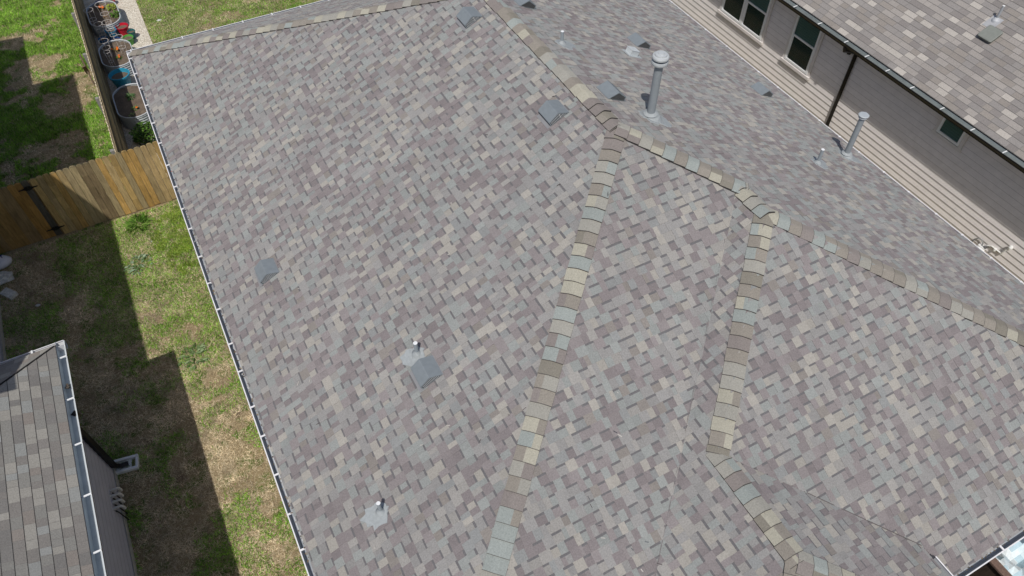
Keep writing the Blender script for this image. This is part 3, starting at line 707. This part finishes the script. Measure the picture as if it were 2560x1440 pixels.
for yy in (-1.7, .59, 2.79, 5.1, 7.5, 9.9):
    pb = MB(); pb.bx(-1.175, -1.085, yy-.045, yy+.045, ZG, -1.30, (.27, .27, .255)); pb.build('post', M_wood, fn)
bd = MB(); bd.box((-1.42, 4.15, -2.53), (.10, .45, .03), (.17, .12, .09), (V3((1, 0, .1)).normalized(), V3((0, .55, -.83)).normalized(), V3((.1, .83, .55)).normalized()))
bd.box((-1.40, 4.18, -2.56), (.04, .9, .10), (.21, .16, .12), (V3((1, 0, 0)), V3((0, .2, .98)).normalized(), V3((0, .98, -.2)).normalized()))
tag(bd.build('broken_board', M_wood), 'short broken plank leaning on the lawn side of the back fence', 'board')

# ------------------------------------------------------------------ garden
def raised_bed(y0, y1, label):
    x0, x1 = -.97, -.01; r = (x1-x0)/2-.02; xm = (x0+x1)/2; H = .42; z0 = ZG+.02
    def loop(off, z, n=14):
        pts = []
        for i in range(n+1): a = math.pi*i/n; pts.append((xm+(r+off)*math.cos(a), y1-r+ (r+off)*math.sin(a), z))
        for i in range(n+1): a = math.pi+math.pi*i/n; pts.append((xm+(r+off)*math.cos(a), y0+r+(r+off)*math.sin(a), z))
        return pts
    t = thing('raised_bed', (xm, (y0+y1)/2, z0), label, 'raised bed', 'corrugated metal raised beds along the fence')
    mb = MB(); rows = []; m = 25
    for i in range(m): z = z0+H*i/(m-1); rows.append(loop(.014*math.sin(i*math.pi/2.0), z))
    n = len(rows[0]); vs = [q for rr_ in rows for q in rr_]
    mb.add(vs, [(i*n+k, i*n+(k+1) % n, (i+1)*n+(k+1) % n, (i+1)*n+k) for i in range(m-1) for k in range(n)], (.40, .44, .46)); mb.build('side_wall', M_galv, t)
    rm = MB(); rm.tube(loop(0, z0+H), .016, 8, (.62, .66, .70), closed=True); rm.build('rim', M_galv, t)
    sb = MB(); q = loop(-.015, z0+H-.045); k = len(q); vs = [(a, b, c+random.uniform(-.012, .012)) for a, b, c in q]
    q2 = loop(-.2, z0+H-.03); vs += [(a, b, c+random.uniform(-.01, .01)) for a, b, c in q2]
    sb.add(vs, [(i, (i+1) % k, k+(i+1) % k, k+i) for i in range(k)]+[tuple(range(k, 2*k))]); sb.build('soil', M_soil2, t)
    return t
raised_bed(1.22, 2.88, 'oval corrugated raised bed nearest the golden gate fence, with a single orange flower')
raised_bed(3.93, 5.42, 'middle oval raised bed, between the big turquoise tub and the small coloured pots')
raised_bed(6.35, 7.97, 'farthest oval raised bed, with a yellow-green leafy plant')
def pot(x, y, r, zr_, col, label, sx=1, soil=True, group='plastic plant pots on the gravel', dark=None):
    t = thing('plant_pot', (x, y, ZG+.02), label, 'plant pot', group); H = zr_-ZG-.02
    mb = MB(); inn = dark or tuple(min(1, q*1.25) for q in col)
    mb.lathe((x, y, ZG+.02), [(r*.68, 0), (r*.82, H*.5), (r*.86, H*.52), (r*.95, H*.90), (r*1.04, H*.905), (r*1.05, H), (r*.93, H)], 28, col, sx)
    mb.lathe((x, y, ZG+.02), [(r*.93, H), (r*.90, H*.8), (r*.86, H*.72)], 28, inn, sx)
    mb.f = [f for f in mb.f if len(f) == 4 or True]; 
    # drop the disc that would close the mouth
    keep = [(f, c) for f, c in zip(mb.f, mb.c) if not (len(f) > 4 and abs(np.mean([mb.v[i][2] for i in f])-(ZG+.02+H)) < 1e-3)]
    mb.f = [k_[0] for k_ in keep]; mb.c = [k_[1] for k_ in keep]
    mb.build('tub', M_plastic, t)
    s_ = MB(); s_.lathe((x, y, ZG+.02), [(r*.89, H*.78), (0, H*.80)], 20, (.1, .1, .1), sx); s_.build('soil', M_soil2, t)
    return t
pot(-.60, 3.43, .285, -2.50, (.03, .27, .42), 'large turquoise-rimmed tub between the two nearest raised beds')
pot(-.10, 6.33, .185, -2.66, (.50, .012, .035), 'red pot beside the far end of the gravel path pots')
pot(-.45, 6.28, .175, -2.66, (.03, .26, .45), 'bright blue pot standing left of the red pot')
pot(-.42, 5.86, .17, -2.80, (.012, .05, .20), 'dark navy pot under the tomato cages in front of the blue pot')
pot(-.06, 5.74, .165, -2.75, (.09, .33, .06), 'light green pot nearest the middle raised bed')
pot(.10, 6.04, .12, -2.74, (.02, .12, .13), 'dark teal pot tucked behind the light green pot')
pot(-.02, 3.38, .14, -2.62, (.42, .01, .03), 'red pot half hidden by the roof gutter next to the turquoise tub')
pot(-.52, 8.40, .16, -2.80, (.01, .03, .20), 'navy pot beyond the farthest raised bed')
pot(-.18, 8.42, .15, -2.80, (.45, .02, .04), 'red pot beyond the farthest raised bed')
pot(-.76, 6.12, .14, -2.80, (.03, .18, .40), 'blue pot against the fence beside the tomato cages')
def cage(x, y, r, rings, z0, label, lean=(0, 0)):
    mb = MB(); H = .8
    for i in range(rings):
        t = i/(rings-1); rr_ = r*(.55+.45*t); z = z0+H*(.2+.8*t); c = (x+lean[0]*t, y+lean[1]*t)
        mb.tube([(c[0]+rr_*math.cos(a), c[1]+rr_*math.sin(a), z) for a in [2*math.pi*k/20 for k in range(20)]], .0055, 5, closed=True)
    for k in range(3):
        a = .5+2*math.pi*k/3
        mb.tube([(x+.5*r*math.cos(a), y+.5*r*math.sin(a), z0), (x+lean[0]+r*math.cos(a), y+lean[1]+r*math.sin(a), z0+H)], .0045, 5)
    tag(mb.build('tomato_cage', M_wire), label, 'tomato cage', 'wire tomato cages')
cage(-.80, 6.38, .14, 3, -2.75, 'wire tomato cage next to the fence in the farthest bed')
cage(-.42, 6.50, .16, 3, -2.72, 'widest wire tomato cage at the near end of the farthest bed')
cage(-.74, 5.92, .13, 4, -2.98, 'wire tomato cage leaning by the fence between the beds', (.05, -.05))
cage(-.40, 5.80, .14, 4, -2.98, 'wire tomato cage standing over the navy pot', (-.04, .05))
cage(-.72, 4.55, .14, 4, -2.85, 'wire tomato cage in the shaded half of the middle bed', (.05, .04))
cage(-.28, 4.55, .13, 3, -2.85, 'wire tomato cage in the sunny half of the middle bed', (.03, .05))
cage(-.68, 4.05, .09, 3, -2.9, 'small wire tomato cage at the near end of the middle bed')

def leaves(mb, c, n, rad, hgt, ll, lw, cols, up=.5, seed=0):
    rr = random.Random(seed); c = V3(c)
    for i in range(n):
        a = rr.random()*6.283; q = rad*math.sqrt(rr.random()); z = hgt*rr.random()*(1-.5*q/max(rad, .01))
        p = c+V3((math.cos(a)*q, math.sin(a)*q, z)); d = V3((math.cos(a+rr.gauss(0, .6)), math.sin(a+rr.gauss(0, .6)), up+rr.gauss(0, .3))).normalized()
        s = d.cross(V3((0, 0, 1))).normalized()*lw*rr.uniform(.7, 1.2); l = ll*rr.uniform(.6, 1.2); m_ = p+d*l*.5; e = p+d*l-V3((0, 0, l*.25))
        col = rr.choice(cols); j = rr.uniform(.75, 1.2); col = tuple(k*j for k in col)
        mb.add([p, m_-s, e, m_+s], [(0, 1, 2), (0, 2, 3)], col)
def plant(c, label, n=40, rad=.1, hgt=.15, ll=.09, lw=.02, cols=None, flowers=0, cat='plant', name='garden_plant', seed=0, up=.5, group=None):
    t = thing(name, c, label, cat, group); mb = MB(); leaves(mb, c, n, rad, hgt, ll, lw, cols or [(.07, .17, .03), (.05, .12, .025)], up, seed)
    mb.build('foliage', M_leaf, t)
    st = MB(); st.tube([V3(c)-V3((0, 0, .02)), V3(c)+V3((.01, 0, hgt*.6))], .006, 5, (.08, .12, .03)); st.build('stem', M_leaf, t)
    rr = random.Random(seed+50)
    for i in range(flowers):
        f = MB(); p = V3(c)+V3((rr.uniform(-rad, rad), rr.uniform(-rad, rad), hgt+.02))
        f.lathe(p, [(.004, -.01), (.032, .0), (.036, .012), (.018, .022), (0, .02)], 10); f.build('flower', M_petal, t)
zb = -2.60
plant((-.50, 2.24, zb), 'spiky green plant near the centre of the nearest raised bed', 60, .05, .1, .15, .012, [(.16, .28, .12), (.10, .2, .07)], up=.6, seed=1)
plant((-.50, 1.66, zb), 'single orange flower over green leaves in the nearest raised bed', 26, .07, .06, .07, .018, [(.14, .24, .05)], 1, 'flower', 'marigold', 2)
plant((-.62, 1.36, zb), 'thin pale seedling at the near end of the nearest raised bed', 16, .06, .1, .06, .016, [(.25, .34, .12)], seed=3)
plant((-.52, 7.50, zb), 'orange flowers in the shaded half of the farthest bed', 20, .09, .06, .07, .02, [(.2, .17, .05)], 6, 'flower', 'marigold', 4)
plant((-.20, 7.40, zb), 'yellow-green leafy plant in the sunlit half of the farthest bed', 70, .14, .15, .10, .025, [(.34, .40, .05), (.22, .30, .05)], seed=5)
plant((-.17, 6.92, zb), 'bushy green plant behind the red pot in the farthest bed', 80, .11, .16, .09, .022, [(.12, .26, .03), (.08, .18, .02)], seed=6)
plant((-.50, 4.85, zb), 'orange flower clump by the cages in the middle bed', 24, .09, .07, .07, .02, [(.2, .16, .04)], 5, 'flower', 'marigold', 7)
plant((-.46, 4.38, zb), 'small orange flower with green leaves at the near end of the middle bed', 26, .07, .06, .07, .02, [(.10, .2, .03)], 2, 'flower', 'marigold', 8)
plant((-.50, 6.90, zb), 'low reddish seedlings between the cages in the farthest bed', 20, .08, .05, .06, .015, [(.3, .16, .05), (.2, .2, .05)], seed=9)
plant((-.46, .78, ZG), 'dense green shrub growing in the gravel behind the golden fence', 700, .34, .55, .09, .03, [(.08, .18, .02), (.05, .11, .015), (.14, .26, .04), (.03, .07, .01)], cat='shrub', name='garden_shrub', seed=10)
plant((-1.00, -7.15, ZG), 'pale spiky weed lying in the sunny strip of lawn near the shadow corner', 90, .26, .06, .16, .03, [(.16, .24, .10), (.24, .32, .16), (.10, .17, .05)], cat='weed', name='thistle_weed', seed=11, up=.15)
plant((-1.55, -3.9, ZG), 'grey-green weed patch on the shadow edge of the lawn', 110, .27, .07, .13, .028, [(.20, .28, .17), (.28, .36, .24), (.12, .2, .07)], cat='weed', name='thistle_weed', seed=12, up=.15)
plant((-1.30, -2.55, ZG), 'bright green grass clump at the foot of the golden fence', 160, .20, .10, .24, .012, [(.16, .32, .05), (.10, .22, .03), (.22, .36, .07)], cat='weed', name='grass_clump', seed=13, up=.5)

# small loose things on the left lawn
bg_ = MB(); c0 = V3((-4.44, -2.40, ZG)); vs = []; n = 14
prof = [(.16, 0), (.26, .05), (.28, .12), (.22, .2), (.1, .25), (0, .26)]
bg_.lathe(c0, prof, n, (.70, .71, .75), 1.05, .72); 
for a, b in (((-.02, -.1), (.10, .08)), ((.10, .08), (.14, -.02)), ((.02, .02), (.14, .10)), ((.0, -.02), (.06, -.12))):
    bg_.tube([c0+V3((a[0], a[1], .245)), c0+V3(((a[0]+b[0])/2, (a[1]+b[1])/2, .25)), c0+V3((b[0], b[1], .225))], .011, 5, (.03, .04, .16))
tag(bg_.build('feed_sack', M_cloth, smooth=True), 'white sack with dark blue marks lying at the left edge below the gate', 'sack')
def rock(c, s, label, name='rock', seed=0, m=M_stone, cat='rock', sharp=.16):
    rr = random.Random(seed); mb = MB(); n = 11; m_ = 6; vs = []; fs = []
    for i in range(m_+1):
        th = math.pi*.5*i/m_
        for k in range(n):
            a = 2*math.pi*k/n; j = 1+rr.uniform(-sharp, sharp); vs.append((c[0]+s[0]*math.cos(a)*math.cos(th)*j, c[1]+s[1]*math.sin(a)*math.cos(th)*j, c[2]+s[2]*math.sin(th)*j))
    for i in range(m_): fs += [(i*n+k, i*n+(k+1) % n, (i+1)*n+(k+1) % n, (i+1)*n+k) for k in range(n)]
    mb.add(vs, fs); tag(mb.build(name, m), label, cat)
rock((-4.46, -2.86, ZG), (.27, .20, .12), 'jagged pale rock on the left lawn between sack and paver', seed=3, sharp=.2)
pv = MB(); aa = (V3((.80, .60, 0)), V3((-.60, .80, 0)), V3((0, 0, 1)))
pv.box((-4.33, -3.46, ZG+.045), (.20, .34, .09), (.3, .3, .3), aa); pv.box((-4.32, -3.46, ZG+.093), (.15, .29, .012), (.3, .3, .3), aa); tag(pv.build('paver', M_stone), 'rectangular stone paver lying on the shaded lawn at the left', 'paver')
rock((-3.80, -4.08, ZG), (.055, .035, .03), 'small white pebble alone in the shaded lawn', seed=5, m=M_white, cat='pebble', name='pebble')
rock((-1.13, -3.27, ZG), (.03, .025, .03), 'small white pebble in the sunny grass by the golden fence', seed=6, m=M_white, cat='pebble', name='pebble')
rock((1.02, 6.73, ZG), (.09, .07, .03), 'flat pale stone in the far back lawn right of the gravel', seed=7, m=M_white, cat='rock')

# lower right corner, under the south gutter
bx_ = thing('storage_bin', (10.0, -18.75, ZG), 'open dark brown wooden bin below the gutter at the lower right corner', 'storage bin')
mb = MB(); zt = -1.9; x0, x1, y0, y1 = 8.5, 9.80, -19.4, -17.95; wc = (.06, .045, .035)
for a in ((x0, x1, y1-.03, y1, ZG, zt), (x0, x1, y0, y0+.03, ZG, zt), (x0, x0+.03, y0+.03, y1-.03, ZG, zt), (x1-.03, x1, y0+.03, y1-.03, ZG, zt), (x0+.03, x1-.03, y0+.03, y1-.03, ZG, ZG+.2)): mb.bx(*a, wc)
mb.build('panel', M_wood, bx_)
mb = MB(); mb.bx(x1-.10, x1+.03, y0, y1+.02, zt+.002, zt+.045, (.16, .11, .09)); mb.bx(x0-.03, x1-.102, y1-.08, y1+.02, zt+.002, zt+.045, (.10, .07, .055)); mb.build('rim', M_wood, bx_)
tp = MB(); n = 14; vs = []; fs = []; rr = random.Random(4)
for i in range(n):
    for j in range(n): vs.append((9.84+1.7*i/(n-1), -19.3+1.15*j/(n-1), -2.28+.10*math.sin(i*1.1+j*.5)+rr.uniform(-.04, .04)))
fs = [(i*n+j, (i+1)*n+j, (i+1)*n+j+1, i*n+j+1) for i in range(n-1) for j in range(n-1)]
cs = [rr.choice([(.62, .74, .80), (.70, .80, .84), (.45, .60, .68), (.75, .82, .85)]) for _ in fs]
tp.add(vs, fs, cs); tag(tp.build('tarp', M_cloth), 'crumpled pale blue tarp beside the brown bin', 'tarp')
cb = MB(); 
for i in range(40):
    a = rr.random()*3; p = (11.0+rr.uniform(-.35, .35), -18.45+rr.uniform(-.25, .25), -2.08+rr.random()*.08)
    cb.box(p, (rr.uniform(.06, .2), rr.uniform(.05, .12), .015), rr.choice([(.55, .36, .22), (.30, .15, .07), (.65, .48, .33), (.12, .05, .03)]), (V3((math.cos(a), math.sin(a), .2)).normalized(), V3((-math.sin(a), math.cos(a), 0)), V3((0, 0, 1))))
cb.box((10.78, -18.40, -2.03), (.11, .06, .03), (.02, .35, .22))
tag(cb.build('wood_scraps', M_wood), 'pile of orange-brown wood scraps on the pale tarp', 'scraps')

# ------------------------------------------------------------------ turf blades
def vnoise(x, y, sc, seed):
    r_ = np.random.default_rng(seed); G = r_.random((96, 96)); X = (x*sc) % 95; Y = (y*sc) % 95
    i = X.astype(int); j = Y.astype(int); fx = X-i; fy = Y-j; fx = fx*fx*(3-2*fx); fy = fy*fy*(3-2*fy)
    a = G[i, j]*(1-fx)+G[i+1, j]*fx; b = G[i, j+1]*(1-fx)+G[i+1, j+1]*fx; return a*(1-fy)+b*fy
def fbm(x, y, sc, seed): return .5*vnoise(x+31, y+57, sc, seed)+.3*vnoise(x+11, y+91, sc*2.3, seed+1)+.2*vnoise(x+3, y+71, sc*5.1, seed+2)
def turf(name, n, x0, x1, y0, y1, dens, cols, ln, wd, up, seed, label):
    r_ = np.random.default_rng(seed); x = r_.uniform(x0, x1, n); y = r_.uniform(y0, y1, n)
    k = r_.random(n) < dens(x, y); x = x[k]; y = y[k]; n = len(x)
    a = r_.random(n)*2*np.pi; l = r_.uniform(*ln, n); w_ = r_.uniform(*wd, n); u = r_.uniform(*up, n)
    dx = np.cos(a)*l*(1-u); dy = np.sin(a)*l*(1-u); dz = l*u
    v = np.zeros((n, 3, 3)); v[:, 0] = np.stack([x-np.sin(a)*w_, y+np.cos(a)*w_, np.full(n, ZG+.003)], 1); v[:, 1] = np.stack([x+np.sin(a)*w_, y-np.cos(a)*w_, np.full(n, ZG+.003)], 1)
    v[:, 2] = np.stack([x+dx, y+dy, ZG+.006+dz], 1)
    me = bpy.data.meshes.new(name); me.vertices.add(3*n); me.loops.add(3*n); me.polygons.add(n)
    me.vertices.foreach_set('co', v.astype(np.float32).ravel()); me.loops.foreach_set('vertex_index', np.arange(3*n, dtype=np.int32))
    me.polygons.foreach_set('loop_start', np.arange(0, 3*n, 3, dtype=np.int32)); me.update(calc_edges=True)
    C = np.array(cols); cl_ = .40+1.25*fbm(x, y, 4.5, seed+70)[:, None]; ci = C[r_.integers(0, len(C), n)]*r_.uniform(.7, 1.3, (n, 1))*cl_; ci = np.concatenate([ci, np.ones((n, 1))], 1)
    at_ = me.attributes.new('col', 'FLOAT_COLOR', 'CORNER'); at_.data.foreach_set('color', np.repeat(ci, 3, axis=0).astype(np.float32).ravel())
    me.materials.append(M_leaf); o = bpy.data.objects.new(name, me); S.collection.objects.link(o); o['kind'] = 'stuff'; o['label'] = label; o['category'] = 'grass'; return o
sm = lambda t, a, b: np.clip((t-a)/(b-a), 0, 1)
GR = [(.18, .38, .035), (.125, .29, .025), (.25, .45, .05), (.075, .17, .015), (.31, .47, .08)]
ST = [(.66, .55, .36), (.54, .43, .27), (.78, .67, .47), (.34, .26, .16)]
def dL(x, y):       # side yard in front of the gate
    f = sm(fbm(x, y, 1.5, 3)+.27*sm(y, -8, -3.8)*sm(x, -3.4, -1.6)+.05*sm(x, -1.5, -2.0)-.08*sm(y, -6.0, -9.)+.06*sm(y, -10.5, -13), .44, .60)
    return f*np.where((x < -3.2) & (y > -4.2), .25, 1)
turf('grass', 190000, -4.6, .2, -15, -2.12, dL, GR, (.03, .11), (.004, .009), (.25, .8), 1, 'green grass tufts in the side yard')
turf('dry_grass', 300000, -4.6, .2, -15, -2.12, lambda x, y: .25+.6*sm(fbm(x, y, 2.2, 9), .4, .6), ST, (.05, .13), (.0022, .0045), (.05, .4), 2, 'straw-coloured dry grass in the side yard')
turf('grass', 230000, -5.5, -1.2, -1.95, 11, lambda x, y: sm(fbm(x, y, 1.3, 21)+.10*sm(y, 1, 8), .47, .60), GR, (.04, .14), (.005, .011), (.25, .8), 3, 'thick green weeds on the lawn behind the gate')
turf('dry_grass', 130000, -5.5, -1.2, -1.95, 11, lambda x, y: .35+.5*sm(fbm(x, y, 2.0, 29), .4, .6), ST, (.05, .12), (.0022, .0045), (.05, .45), 4, 'dry grass on the lawn behind the gate')
turf('grass', 210000, .57, 7, .3, 9.5, lambda x, y: np.clip(sm(fbm(x, y, 1.4, 33)+.22*sm(x, 1.8, .6)+.12, .40, .56)*.9+.12, 0, 1), GR+[(.2, .28, .08)], (.03, .08), (.003, .008), (.25, .8), 5, 'green grass in the far back lawn')
turf('dry_grass', 200000, .57, 7, .3, 9.5, lambda x, y: .12+.6*sm(fbm(x, y, 1.8, 37), .42, .58), ST, (.05, .12), (.0022, .0045), (.05, .45), 6, 'straw-coloured grass in the far back lawn')

turf('clover', 60000, -1.3, .4, -5.0, -2.3, lambda x, y: sm(1-((x+.30)/.75)**2-((y+3.55)/1.05)**2+4.5*(fbm(x, y, 3.2, 41)-.5), .1, .6), [(.28, .37, .05), (.20, .29, .04), (.34, .43, .08), (.13, .21, .03)], (.03, .08), (.006, .012), (.3, .8), 7, 'yellow-green clover beside the gutter')
